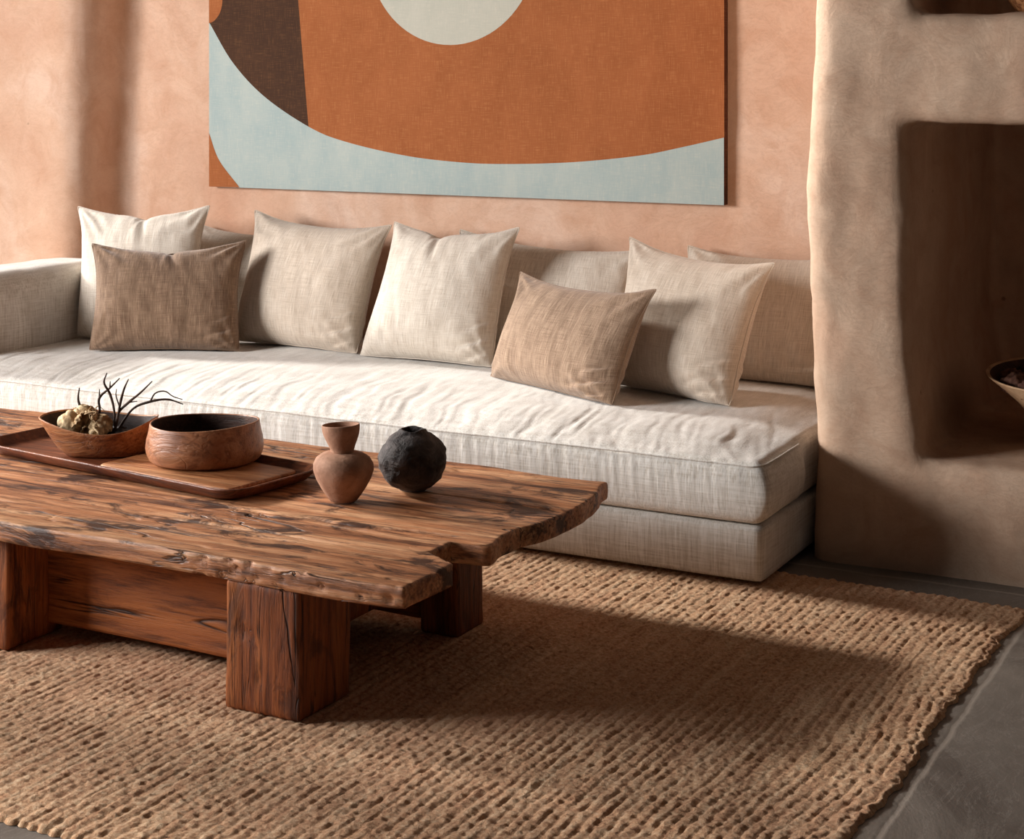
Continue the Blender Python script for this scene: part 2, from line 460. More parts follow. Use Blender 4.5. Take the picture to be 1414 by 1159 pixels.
# ------------------------------------------------------------------ sofa
SX0, SX1 = -5.40, -1.79
sofa = empty('sofa', (-3.6, 5.8, 0), 'long low cream linen sofa built into the plaster alcove', 'sofa')
def base_fn(P, Q):
    P[:, 1] -= .004*np.sin(Q[:, 2]*np.pi)*(Q[:, 1] < .5)
    P[:, 1] += .0015*fbm(P[:, 0]*8, P[:, 2]*4, 3)
    return P
V, F = rounded_box((-5.78, 5.075, .022), (SX1, 6.5, .203), .014, (.03, .05, .02), base_fn)
mesh_obj('base', V, F, M['linen_sofa'], sofa)

def seat_fn(P, Q):
    x, y, z = P.T.copy()
    top = sm(.30, .41, z)
    fr = np.clip(y-5.06, 0, 1); rt = np.clip(SX1-x, 0, 5)
    crown = .036*sm(-.02, .24, fr)*sm(-.03, .26, rt)
    P[:, 2] += top*crown
    # soft puckers running back from the front seam, slanting slightly
    xs = x+.22*fr+.05*fbm(x*3, y*3, 2)
    pk = np.maximum(0, 1-np.abs(fbm(xs*17, y*1.7, 11, 2))*3.2)
    pk2 = np.maximum(0, 1-np.abs(fbm(xs*7, y*1.3, 12, 2))*3.0)
    amp = sm(-.02, .05, fr)*(1-.80*sm(.12, .75, fr))
    pk3 = np.maximum(0, 1-np.abs(fbm(xs*34, y*3.0, 19, 2))*2.6)
    P[:, 2] -= top*amp*sm(0, .10, rt)*(.0042*pk+.0024*pk3+.0060*pk2*(.5+.5*pn(x*1.7, y*2, 5)))
    P[:, 2] += top*.007*fbm(x*2.2, y*3, 8)
    # front face: gathers and a gentle belly
    ff = sm(5.12, 5.07, y)
    zz = np.clip((z-.205)/.205, 0, 1)
    P[:, 1] -= ff*.016*np.sin(zz*np.pi)
    g = np.maximum(0, 1-np.abs(fbm(x*30+z*3, z*3.2, 31, 2))*2.6)
    P[:, 1] += ff*(.0030*g*(.35+.65*zz))
    P[:, 1] += ff*.004*fbm(x*3, z*5, 33)
    # right end: plump side
    re = sm(SX1-.05, SX1, x)*sm(5.50, 5.40, y)
    P[:, 0] += re*.034*np.sin(zz*np.pi)
    P[:, 0] += re*.003*fbm(y*14, z*4, 37)
    return P
V, F = rounded_box((SX0, 5.062, .207), (SX1, 6.5, .412), .034, (.0085, .012, .0105), seat_fn)
cush = mesh_obj('seat_cushion', V, F, M['linen_sofa'], sofa)
# welt along the upper front seam and round the right corner
px = np.linspace(SX0+.02, SX1-.03, 170)
path = [(x, 5.0625+.0015*math.sin(x*9), .3985+.003*float(pn(x*3, 1.0, 3))) for x in px]+[(SX1-.008, 5.075, .398), (SX1+.004, 5.11, .398), (SX1+.006, 5.25, .399), (SX1+.004, 5.43, .40)]
V, F = tube(path, [.0034, .0034], 6, len(path)*2)
mesh_obj('piping', V, F, M['linen_sofa'], cush)

def arm_fn(P, Q):
    x, y, z = P.T.copy()
    P[:, 0] += .018*np.sin(np.clip((z-.2)/.57, 0, 1)*np.pi)*sm(-5.55, -5.42, x)
    P[:, 2] += .012*fbm(x*3, y*3, 4)+.010*sm(.6, .77, z)*np.sin((y-5.07)*2.6)
    P[:, 0] += .003*fbm(y*12, z*4, 6)
    return P
V, F = rounded_box((-5.76, 5.075, .205), (-5.405, 6.17, .775), .095, (.02, .02, .02), arm_fn)
mesh_obj('armrest', V, F, M['linen_sofa'], sofa)

# ------------------------------------------------------------------ cushions: inflated cloth
def sim(n, m, w, h, seed, press=.00006, iters=300, chop=0.0, chopx=.5):
    r = np.random.default_rng(seed)
    u = np.linspace(-w/2, w/2, n)[:, None]; v = np.linspace(-h/2, h/2, m)[None, :]
    S = np.zeros((2, n, m, 3)); S[..., 0] = u; S[..., 1] = v
    bump = np.clip(np.cos(np.pi*u/w)*np.cos(np.pi*v/h), 0, 1)
    nz = fbm((u+0*v)*9+seed, (v+0*u)*9, seed)
    S[0, ..., 2] = .02*bump+.010*nz*bump**.5; S[1, ..., 2] = -.02*bump+.010*nz*bump**.5
    O = S.copy(); du = w/(n-1); dv = h/(m-1); dd = math.hypot(du, dv)
    def con(A, B, L, k=1.0):
        d = B-A; l = np.sqrt((d*d).sum(-1, keepdims=True))+1e-9
        c = d*(.5*k*(l-L)/l); A += c; B -= c
    def stitch():
        for sl in ((slice(None), 0), (slice(None), -1), (0, slice(None)), (-1, slice(None))):
            a = (S[0][sl]+S[1][sl])*.5; S[0][sl] = a; S[1][sl] = a
    for it in range(iters):
        gu = np.gradient(S, axis=1); gv = np.gradient(S, axis=2)
        N = np.cross(gu, gv); N /= (du*dv); N[1] *= -1
        vel = (S-O)*.88; O = S.copy()
        S += vel+press*N
        for q in range(3):
            for o in (0, 1):
                e = S[:, o:n-1:2]; f = S[:, o+1:n:2]; k = min(e.shape[1], f.shape[1]); con(S[:, o:o+2*k:2], S[:, o+1:o+1+2*k:2], du)
                k = (m-o)//2; con(S[:, :, o:o+2*k:2], S[:, :, o+1:o+1+2*k:2], dv)
            con(S[:, :-1, :-1], S[:, 1:, 1:], dd, .12); con(S[:, 1:, :-1], S[:, :-1, 1:], dd, .12)
            stitch()
        if chop:
            t = min(1, it/80)
            i = int(chopx*(n-1)); sl = slice(max(0, i-2), i+3)
            tgt = h/2-chop*t
            S[:, sl, -1, 1] = np.minimum(S[:, sl, -1, 1], tgt)
        S[0, ..., 2] = np.maximum(S[0, ..., 2], -.01); S[1, ..., 2] = np.minimum(S[1, ..., 2], .01)
    return S
SIMS = {}
def get_sim(key, w, h, seed, **kw):
    if key not in SIMS: SIMS[key] = sim(76, 72, w, h, seed, **kw)
    return SIMS[key]
def pillow(name, S, bl, br, tr, tl, mat, label, cat, group, depth=1.0, mirror=False, seat=.452, seed=1, chop=None, tuck=(1, .8), wr=1.0):
    S = S.copy(); n, m = S.shape[1:3]
    if mirror: S = S[:, ::-1].copy(); S[..., 0] *= -1; S = S[::-1].copy(); S[..., 2] *= -1; S = S[:, :, :].copy()
    c = lambda i, j: S[0, i, j]
    x0 = (c(0, 0)[0]+c(0, -1)[0])/2; x1 = (c(-1, 0)[0]+c(-1, -1)[0])/2
    y0 = (c(0, 0)[1]+c(-1, 0)[1])/2; y1 = (c(0, -1)[1]+c(-1, -1)[1])/2
    s = (S[..., 0:1]-x0)/(x1-x0); t = (S[..., 1:2]-y0)/(y1-y0)
    bl, br, tr, tl = [np.array(q, float) for q in (bl, br, tr, tl)]
    nrm = np.cross(br-bl, tl-bl); nrm /= np.linalg.norm(nrm)
    # settle: the base edge lies flat on the seat, the sides fill out towards it
    tb = t[0:1, :, 0:1]; lb = s[0:1, 0:1, :]; rb = 1-s[0:1, -1:, :]; tt = 1-t[0:1, :, -1:]
    w0 = np.clip(1-t, 0, 1)
    s = s-lb*(1-s)**2*(.25+.5*w0)+rb*s**2*(.25+.5*w0)
    t2 = t-tb*w0**1.5*.97+tt*np.clip(t, 0, 1)**3*.15
    thick = S[..., 2:3]*depth*(1+.45*(.5-t))
    side = np.array([1, -1]).reshape(2, 1, 1, 1)
    body_ = sm(0, .10, s)*sm(1, .90, s)*sm(0, .06, t)*sm(1, .92, t)
    # creases: loose drape, folds fanning from the corners, tucks above the lower corners
    q = fbm(s*7+seed*3.1, t*2.2+seed, seed, 3); d = .0040*wr*q+.0022*wr*fbm(s*17+t*6, t*5, seed+3, 2)
    for cx_, cy_, am in ((0, 1, 1.0), (1, 1, 1.0), (0, 0, .7), (1, 0, .9)):
        dx = np.abs(s-cx_); dy = np.abs(t-cy_); rho = np.sqrt(dx*dx+dy*dy)+1e-6; th = np.arctan2(dy, dx)
        d = d+.0080*wr*am*np.exp(-(rho/.26)**2)*sm(0, .10, rho)*np.sin(th*13+3*pn(rho*6, th*2, seed+int(cx_*2+cy_))+seed)
    cx_, am = tuck
    u_ = s if cx_ == 1 else 1-s
    for t0, sl_, s0, g, wd in ((.17, .22, .60, .011, .017), (.085, .05, .50, .007, .013), (.27, .42, .76, .007, .016)):
        ln = t-(t0+sl_*(u_-.85)+.25*(u_-.85)**2*8*.2+.012*pn(s*6, 0*t+seed, seed))
        mk = sm(s0, .92, u_)*sm(1.0, .965, u_)
        d = d-am*g*np.exp(-(ln/wd)**2)*mk+am*g*.8*np.exp(-((ln+.035)/(wd*1.7))**2)*mk
    if chop:
        s0, dp = chop
        gx = (s-s0)/.085
        t2 = t2-dp*np.exp(-gx**2)*np.clip(t, 0, 1)**7
        ln = s-(s0+.22*(1-t)); d = d-.020*np.exp(-(ln/.020)**2)*sm(.62, .97, t)+.010*np.exp(-((ln+.055)/.03)**2)*sm(.6, .95, t)
        ln = s-(s0-.16*(1-t)); d = d-.012*np.exp(-(ln/.018)**2)*sm(.72, .97, t)
    thick = thick+side*d*body_
    P = (1-s)*(1-t2)*bl+s*(1-t2)*br+s*t2*tr+(1-s)*t2*tl+thick*nrm
    P[..., 2] = np.maximum(P[..., 2], seat+.003)
    ctr = (bl+br)/2
    V = P.reshape(-1, 3); F = np.concatenate([grid_faces(n, m), grid_faces(n, m, n*m, True)])
    # weld the seam
    idx = np.arange(2*n*m).reshape(2, n, m); mp = np.arange(2*n*m)
    for sl in ((slice(None), 0), (slice(None), -1), (0, slice(None)), (-1, slice(None))): mp[idx[1][sl]] = idx[0][sl]
    F = mp[F]; used = np.unique(F); re = -np.ones(2*n*m, int); re[used] = np.arange(len(used))
    uv = np.tile(np.stack(np.meshgrid(np.linspace(0, 1, n), np.linspace(0, 1, m), indexing='ij'), -1).reshape(-1, 2), (2, 1))
    o = mesh_obj(name, V[used], re[F], mat, uv=uv[used], loc=tuple(ctr))
    md = o.modifiers.new('sub', 'SUBSURF'); md.levels = 1; md.render_levels = 1
    tag(o, label, cat, group)
    # stitched seam as a fine cord along the edge
    ring = np.concatenate([P[0, :, 0], P[0, -1, 1:], P[0, ::-1, -1][1:], P[0, 0, ::-1][1:-1]])
    ring = np.vstack([ring, ring[:1]])
    v, f = tube(ring, [.0024, .0024], 5, len(ring))
    mesh_obj('seam', v, f, mat, o, loc=None)
    return o

sq = get_sim('sq', .68, .62, 3)
sq2 = get_sim('sq2', .72, .62, 9)
lum = get_sim('lum', .74, .50, 21, press=.00006)
sq3 = get_sim('sq3', .66, .62, 33)
GR = 'cream linen cushions leaning along the back of the sofa'
GT = 'small taupe linen cushions on the sofa seat'
# back row
pillow('cushion', sq2, (-5.14, 6.24, .455), (-4.35, 6.24, .455), (-4.36, 6.46, .925), (-5.16, 6.46, .935), M['linen_cream'], 'mostly hidden cream cushion at the back, peeking out above the darker taupe cushion', 'cushion', GR, .62, seed=2)
pillow('cushion', sq, (-3.66, 6.24, .455), (-2.80, 6.24, .455), (-2.80, 6.46, .915), (-3.69, 6.46, .968), M['linen_cream'], 'cream cushion at the back between the two upright ones, above the pinkish taupe cushion', 'cushion', GR, .62, seed=5)
pillow('cushion', sq2, (-2.62, 6.22, .455), (-1.84, 6.20, .455), (-1.84, 6.46, .945), (-2.60, 6.46, .945), M['linen_oat'], 'shaded tan-looking cushion at the far right end, tucked against the plaster pillar', 'cushion', GR, .62, mirror=True, seed=7)
# middle row
pillow('cushion', sq3, (-5.36, 5.84, .452), (-4.78, 5.96, .452), (-4.836, 6.14, 1.055), (-5.52, 6.02, 1.035), M['linen_cream'], 'tall cream cushion at the left end, leaning beside the sofa arm behind a taupe one', 'cushion', GR, .85, seed=11, chop=(.52,.055), wr=1.3)
pillow('cushion', sq2, (-4.66, 6.10, .452), (-3.97, 6.05, .452), (-3.93, 6.27, .992), (-4.726, 6.34, 1.025), M['linen_oat'], 'wide oatmeal cushion right of the darker taupe cushion, with a peaked left corner', 'cushion', GR, .85, seed=13, tuck=(1,1.2), wr=1.2)
pillow('cushion', sq, (-3.93, 6.02, .452), (-3.29, 6.02, .452), (-3.265, 6.22, 1.012), (-3.895, 6.24, 1.01), M['linen_cream'], 'upright cream cushion at the middle of the sofa with a notched top edge', 'cushion', GR, .85, seed=17, chop=(.40,.06), tuck=(1,1.2))
pillow('cushion', sq3, (-2.70, 5.92, .452), (-2.135, 5.70, .448), (-2.032, 5.90, .955), (-2.709, 6.11, 1.005), M['linen_oat'], 'large oatmeal cushion leaning left near the plaster pillar, behind the pinkish taupe one', 'cushion', GR, .85, mirror=True, seed=23, tuck=(1,1.3), wr=1.2)
# front taupe pair
pillow('cushion', lum, (-5.05, 5.58, .452), (-4.47, 5.88, .452), (-4.55, 6.04, .915), (-5.19, 5.75, .897), M['linen_brown'], 'darker brown taupe cushion with a deeply curved top near the sofa arm', 'cushion', GT, .75, seed=29, chop=(.5,.05), tuck=(1,.8), wr=1.3)
pillow('cushion', lum, (-3.19, 5.83, .452), (-2.52, 5.52, .448), (-2.405, 5.66, .862), (-3.13, 5.97, .857), M['linen_taupe'], 'pinkish taupe cushion turned toward the right, in front of the large oatmeal one', 'cushion', GT, .70, mirror=True, seed=31, tuck=(1,1.3), wr=1.2)

# ------------------------------------------------------------------ painting
pt = empty('wall_painting', (-3.79, 6.5, 1.11), 'large abstract canvas in burnt orange, dark brown and blue grey on the plaster wall', 'painting')
PX0, PX1, PZ0, PZ1, PY = -5.122, -2.457, 1.115, 2.96, 6.5
V, F = rounded_box((PX0, PY, PZ0), (PX1, 6.545, PZ1), .003, (.2, .02, .2))
mesh_obj('canvas', V, F, M['canvas_edge'], pt)
def painted(pts, lift, mi):
    return [(x, PY-lift, z) for x, z in pts], mi
arc = spline([(-5.119, 1.915, 0), (-4.975, 1.718, 0), (-4.786, 1.554, 0), (-4.526, 1.412, 0), (-4.322, 1.347, 0), (-4.003, 1.290, 0), (-3.721, 1.266, 0), (-3.489, 1.263, 0), (-3.158, 1.278, 0), (-2.841, 1.313, 0), (-2.637, 1.354, 0), (PX1+.001, 1.396, 0)], 90)[:, :2]
arc = [tuple(p) for p in arc]
k = min(range(len(arc)), key=lambda i: abs(arc[i][0]+4.526))
e = .001
shapes = []
shapes.append(painted([(PX0+e, PZ0+e), (PX1-e, PZ0+e), (PX1-e, PZ1-e), (PX0+e, PZ1-e)], .0006, 0))
shapes.append(painted(arc[k:]+[(PX1-e, PZ1-e), (-4.62, PZ1-e), (-4.61, 2.3), (-4.593, 2.014), (-4.572, 1.801)], .0012, 1))
shapes.append(painted(arc[:k+1]+[(-4.572, 1.801), (-4.593, 2.014), (-4.61, 2.3), (-4.62, PZ1-e), (PX0+e, PZ1-e)], .0012, 2))
tl = spline([(PX0+e, 1.912, 0), (-5.085, 1.927, 0), (-5.05, 1.972, 0), (-5.038, 2.05, 0), (-5.06, 2.18, 0), (PX0+e, 2.26, 0)], 24)[:, :2]
shapes.append(painted([tuple(p) for p in tl], .0018, 1))
bl = spline([(-5.121, 1.378, 0), (-5.06, 1.247, 0), (-4.936, 1.117, 0)], 16)[:, :2]
shapes.append(painted([tuple(p) for p in bl]+[(PX0+e, PZ0+e)], .0012, 1))
cc = [(-3.76+.439*math.cos(a), 2.231+.439*math.sin(a)) for a in np.linspace(0, 2*np.pi, 80, endpoint=False)]
shapes.append(painted(cc, .0018, 3))
V = []; F = []; mi = []
for p, m_ in shapes:
    a = 0
    for i in range(len(p)): a += p[i][0]*p[(i+1) % len(p)][2]-p[(i+1) % len(p)][0]*p[i][2]
    if a < 0: p = p[::-1]
    F.append(tuple(range(len(V), len(V)+len(p)))); V += p; mi.append(m_)
pf = mesh_obj('painted_face', V, F, [M['paint_blue'], M['paint_orange'], M['paint_brown'], M['paint_pale']], pt, smooth=False)
for q, m_ in zip(pf.data.polygons, mi): q.material_index = m_

# ------------------------------------------------------------------ coffee table
table = empty('coffee_table', (-3.5, 4.06, 0), 'low rustic coffee table of thick reclaimed timber on the jute rug', 'table')
TX0, TX1, TY0, TY1, TZ = -4.95, -2.105, 3.44, 4.655, .40
def top_fn(P, Q):
    x, y, z = P.T.copy()
    # live right end: uneven planks with a notch over the back leg
    end = sm(-2.75, TX1, x)
    off = -.014+.010*pn(y*6, 0*y, 3)*sm(3.6, 3.9, y)+.004*pn(y*17, 0*y, 4)
    off = off+np.where((y > 4.02), .028*sm(4.02, 4.25, y)-.035*sm(4.42, 4.66, y), 0)
    ys = y-.55*np.clip(TX1-x, 0, .16)
    notch = sm(3.672, 3.690, ys)*sm(3.862, 3.842, ys)
    off = off-.105*notch
    end2 = sm(-2.42, TX1, x)
    P[:, 0] += end2*off
    # front and back edges slightly wandering
    P[:, 1] += (sm(TY0+.05, TY0, y)*.010*pn(x*3, 0*x, 6)+sm(TY1-.05, TY1, y)*.018*pn(x*3.5, 0*x, 7))
    topm = sm(TZ-.02, TZ-.003, z)
    cr = np.maximum(0, 1-np.abs(fbm(x*.9+.4*pn(x*4, y*9, 2), y*13, 14, 3))*16)
    cm = sm(-.1, .35, pn(x*2.1, y*5, 15))
    P[:, 2] += topm*(.0035*fbm(x*3, y*14, 5)+.0016*fbm(x*9, y*60, 6)-.010*cr*cm)
    # long joint between planks
    for yj in (3.86, 4.27):
        dj = np.abs(y-yj-.006*pn(x*4, 0*x, int(yj*10)))
        P[:, 2] -= topm*.006*np.clip(1-dj/.006, 0, 1)
    ed = sm(TZ-.052, TZ-.03, z)*sm(TZ, TZ-.02, z)
    P[:, 1] += ed*sm(TY0+.03, TY0, y)*.0022*fbm(x*6, z*60, 9)
    P[:, 0] += sm(TX1-.06, TX1, x)*.002*fbm(y*14, z*40, 19)
    gz = np.maximum(0, fbm(x*34, z*75+3, 44, 2)-.33)*sm(-.2, .25, pn(x*2.3, 0*x, 45))
    P[:, 1] += sm(TY0+.02, TY0, y)*np.minimum(.009, .05*gz)
    bt = sm(TZ-.045, TZ-.055, z)
    P[:, 2] += bt*.004*fbm(x*3, y*3, 12)
    return P
V, F = rounded_box((TX0, TY0, TZ-.056), (TX1, TY1, TZ), .007, (.009, .0065, .0095), top_fn)
mesh_obj('tabletop', V, F, M['wood_top'], table)
def leg_fn(seed):
    def fn(P, Q):
        x, y, z = P.T.copy()
        P[:, 0] += .005*fbm(y*9+seed, z*4, seed)+.002*fbm(y*40, z*7, seed+1)
        P[:, 1] += .005*fbm(x*9+seed, z*4, seed+2)+.002*fbm(x*40, z*7, seed+3)
        cr = np.maximum(0, 1-np.abs(fbm(x*11+y*3, z*1.5+seed, seed+5))*14)
        P[:, 1] += .006*cr*sm(3.47, 3.45, y)
        P[:, 2] = np.maximum(P[:, 2], .012)
        return P
    return fn
legs = [(-2.665, 3.449, -2.432, 3.68), (-3.72, 3.50, -3.47, 3.73), (-4.72, 3.46, -4.48, 3.69),
        (-2.53, 4.185, -2.40, 4.345), (-3.72, 4.24, -3.47, 4.45), (-4.72, 4.30, -4.48, 4.53)]
for i, (a, b, c, d) in enumerate(legs):
    V, F = rounded_box((a, b, .012), (c, d, .347), .012, .012, leg_fn(i*7+2))
    mesh_obj('leg', V, F, M['wood_leg'], table)
def ap_fn(P, Q):
    P[:, 1] += .004*fbm(P[:, 0]*3, P[:, 2]*9, 3)
    P[:, 2] += .006*pn(P[:, 0]*2.1, 0*P[:, 0], 4)*(P[:, 2] < .15)
    return P
for (a, c, y) in ((-3.48, -2.655, 3.66), (-4.49, -3.71, 3.66)):
    V, F = rounded_box((a, y, .045), (c, y+.05, .347), .006, .012, ap_fn)
    mesh_obj('apron_plank', V, F, M['wood_beam'], table)
V, F = rounded_box((-3.48, 4.205, .045), (-2.535, 4.26, .347), .006, .014, ap_fn)  # rear plank added to block lit rug and keep the under-table gap dark
mesh_obj('apron_plank', V, F, M['wood_beam'], table)
V, F = rounded_box((-2.575, 3.66, .16), (-2.505, 4.20, .347), .006, .02)
mesh_obj('cross_rail', V, F, M['wood_leg'], table)

# ------------------------------------------------------------------ tray
def rrect(cx, cy, w, d, r, rot, z, n=16):
    pts = []
    for sx, sy, a0 in ((1, 1, 0), (-1, 1, 90), (-1, -1, 180), (1, -1, 270)):
        for k in range(n):
            a = math.radians(a0+90*k/(n-1)); pts.append((sx*(w/2-r)+r*math.cos(a), sy*(d/2-r)+r*math.sin(a)))
    c, s = math.cos(rot), math.sin(rot)
    return np.array([(cx+c*x-s*y, cy+s*x+c*y, z) for x, y in pts])
tcx, tcy, tr_ = -3.53, 4.155, math.radians(-7.8)
TT = TZ+.004
tray = empty('serving_tray', (tcx, tcy, TT), 'long dark wooden tray with a raised rim on the rustic table', 'tray')
L = []
for w, d, r, z in ((1.10, .33, .05, TT), (1.14, .37, .07, TT+.003), (1.19, .41, .085, TT+.030), (1.195, .415, .088, TT+.034), (1.185, .405, .083, TT+.036), (1.175, .395, .078, TT+.035), (1.135, .36, .065, TT+.011), (1.11, .335, .055, TT+.008), (.6, .1, .02, TT+.008)):
    L.append(rrect(tcx, tcy, w, d, r, tr_, z))
V, F = loft(L)
mesh_obj('tray_body', V, F, M['wood_tray'], tray)
L = [rrect(-3.30, 4.13, w, d, .03, tr_, z) for w, d, z in ((.56, .31, TT+.009), (.57, .315, TT+.012), (.57, .315, TT+.018), (.56, .305, TT+.021))]
V, F = loft(L)
mesh_obj('raised_board', V, F, M['wood_bowl'], tray)['label'] = 'paler raised board set in the right half of the tray'

# ------------------------------------------------------------------ turned bowl
bx, by, bz = -3.345, 4.225, TT+.0215
b2 = empty('turned_bowl', (bx, by, bz), 'round straight-sided brown wooden bowl with a dark inside on the tray', 'bowl')
def bowl_fn(P, a, k, r, z):
    P[:, 2] += (.006*np.cos(a+.6)+.004*np.cos(2*a-.4))*sm(.06, .12, z)
    P[:, :2] *= (1+.012*np.cos(2*a+1)+.006*np.cos(3*a))[:, None]
    return P
outp = [(.150, 0), (.165, .002), (.176, .010), (.184, .028), (.187, .045), (.184, .07), (.178, .092), (.175, .108), (.1735, .118), (.172, .1205), (.169, .1205), (.1675, .118)]
inp = [(.1675, .118), (.167, .108), (.170, .085), (.172, .055), (.165, .028), (.14, .016), (.08, .013), (.01, .012)]
V, F = lathe(outp, (bx, by, bz), 96, bowl_fn); F = F[:-1]
V2, F2 = lathe(inp, (bx, by, bz), 96, bowl_fn); F2 = F2[:-2]+[F2[-1]]
mesh_obj('bowl_wall', V, F, M['wood_bowl2'], b2)
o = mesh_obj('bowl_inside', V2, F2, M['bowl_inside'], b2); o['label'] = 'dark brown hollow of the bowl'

# ------------------------------------------------------------------ boat shaped bowl
ox, oy, oz = -3.74, 4.175, TT+.0095
b1 = empty('boat_shaped_bowl', (ox, oy, oz), 'boat-shaped wooden bowl with a wavy rim holding dried twigs on the tray', 'bowl')
ar = math.radians(24)   # long axis
def boat(prof, n=96):
    a = np.linspace(0, 2*np.pi, n, endpoint=False); L = []
    for (f, z) in prof:
        ca, sa = np.cos(a), np.sin(a)
        lx = .195*np.sign(ca)*np.abs(ca)**.95; ly = .115*np.sign(sa)*np.abs(sa)**.9
        fl = np.where(ca < 0, f-(1-f)*.35*(-ca), f+(1-f)*.45*ca)       # left end flares more
        x = lx*fl; y = ly*f
        zz = z*(1+(.10*np.cos(2*a)+.10*np.sin(a)-.04*ca+.06*np.cos(3*a+.5)))
        L.append(np.stack([ox+math.cos(ar)*x-math.sin(ar)*y, oy+math.sin(ar)*x+math.cos(ar)*y, oz+np.maximum(zz, z*.0)], 1))
    return loft(L)
V, F = boat([(.55, 0), (.66, .003), (.76, .022), (.86, .055), (.94, .085), (.985, .104), (1.0, .110), (.995, .1125), (.975, .1115), (.965, .108)]); F = F[:-1]
mesh_obj('bowl_wall', V, F, M['wood_bowl'], b1)
V, F = boat([(.965, .108), (.92, .085), (.83, .05), (.70, .022), (.5, .012), (.1, .010)]); F = F[:-2]+[F[-1]]
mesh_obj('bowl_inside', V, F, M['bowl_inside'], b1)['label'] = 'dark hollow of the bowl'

def blob(ctr, rad, seed, amp=.3, n=28, freq=2.2, ridged=False):
    u = np.linspace(0, np.pi, n)[1:-1]; a = np.linspace(0, 2*np.pi, n*2, endpoint=False)
    L = []
    for q in u:
        d = np.stack([np.sin(q)*np.cos(a), np.sin(q)*np.sin(a), np.full_like(a, np.cos(q))], 1)
        w = waves(d[:, 0]*freq, d[:, 1]*freq, d[:, 2]*freq, seed, 2.2, 9)
        w2 = waves(d[:, 0]*freq, d[:, 1]*freq, d[:, 2]*freq, seed+1, .7, 9)
        if ridged: w = 1.2-2*np.abs(w)
        rr = 1+amp*w*.5+amp*.3*w2
        L.append(np.array(ctr)+d*np.array(rad)*rr[:, None])
    return loft(L[::-1])
def loc_b(lx, ly, z):
    return np.array((ox+math.cos(ar)*lx-math.sin(ar)*ly, oy+math.sin(ar)*lx+math.cos(ar)*ly, oz+z))
# pale crumpled husks of dried bark at the left end
hc = loc_b(-.035, .0, .060)
dw = empty('dried_husk', tuple(hc), 'pale crumpled piece of dried bark lying in the boat-shaped bowl', 'dried bark')
def husk(ctr, rad, yaw, tilt, seed, open_=1.9):
    n, m = 46, 30
    u = np.linspace(-open_, open_, n)[:, None]; v = np.linspace(-1.15, 1.25, m)[None, :]
    rim = np.maximum(np.abs(u)/open_, np.abs(v)/1.2)**3
    R_ = 1+.14*fbm(u*3+seed, v*3, seed)+.22*rim*pn(u*6+seed, v*6, seed+1)
    x = rad[0]*R_*np.sin(u)*np.cos(v); y = rad[1]*R_*np.sin(v)+0*u; z = rad[2]*R_*np.cos(u)*np.cos(v)
    P = np.stack([x, y, z], -1).reshape(-1, 3)
    c, s_ = math.cos(tilt), math.sin(tilt); P = P@np.array([[1, 0, 0], [0, c, s_], [0, -s_, c]])
    c, s_ = math.cos(yaw), math.sin(yaw); P = P@np.array([[c, s_, 0], [-s_, c, 0], [0, 0, 1]])
    o = mesh_obj('husk', P+np.array(ctr), grid_faces(n, m), M['driftwood'], dw)
    md = o.modifiers.new('thick', 'SOLIDIFY'); md.thickness = .003; md.offset = 0
for q in ((loc_b(-.085, .005, .078), (.050, .045, .060), -.9, .5, 3), (loc_b(-.035, -.012, .088), (.044, .050, .052), .6, -.9, 7),
          (loc_b(.002, .0, .082), (.040, .036, .048), 1.9, .7, 12), (loc_b(-.05, .03, .098), (.045, .040, .056), 2.6, -.4, 19),
          (loc_b(-.015, -.03, .070), (.036, .030, .040), .1, -1.3, 23)):
    husk(*q)
r2 = random.Random(4)
for i in range(9):
    a0 = r2.uniform(0, 6.28); c0 = loc_b(-.04+.035*math.cos(a0), .02*math.sin(a0), .130)
    p = [c0]
    for kq in range(4):
        p.append(p[-1]+np.array((r2.uniform(-.018, .020), r2.uniform(-.012, .012), r2.uniform(.0, .018) if kq < 2 else r2.uniform(-.018, .004))))
    v, f = tube(p, [.0024, .0018, .0010], 6, 18)
    mesh_obj('curl', v, f, M['driftwood'], dw)
for i, (lx, ly, sz, sd) in enumerate(((.045, .005, .026, 3), (.085, -.01, .030, 8), (-.115, -.01, .022, 12), (.05, .05, .028, 17))):
    V, F = blob(loc_b(lx, ly, .055), (sz*1.25, sz, sz*.85), sd, .25, 18)
    lab = ['dark pebble beside the pale driftwood in the boat-shaped bowl', 'dark pebble nearest the right end inside the boat-shaped bowl', 'dark pebble at the left end inside the boat-shaped bowl', 'dark pebble at the rear inside the boat-shaped bowl'][i]
    tag(mesh_obj('pebble', V, F, M['stone_dark'], loc=tuple(loc_b(lx, ly, .03))), lab, 'pebble', 'dark pebbles in the boat-shaped bowl')
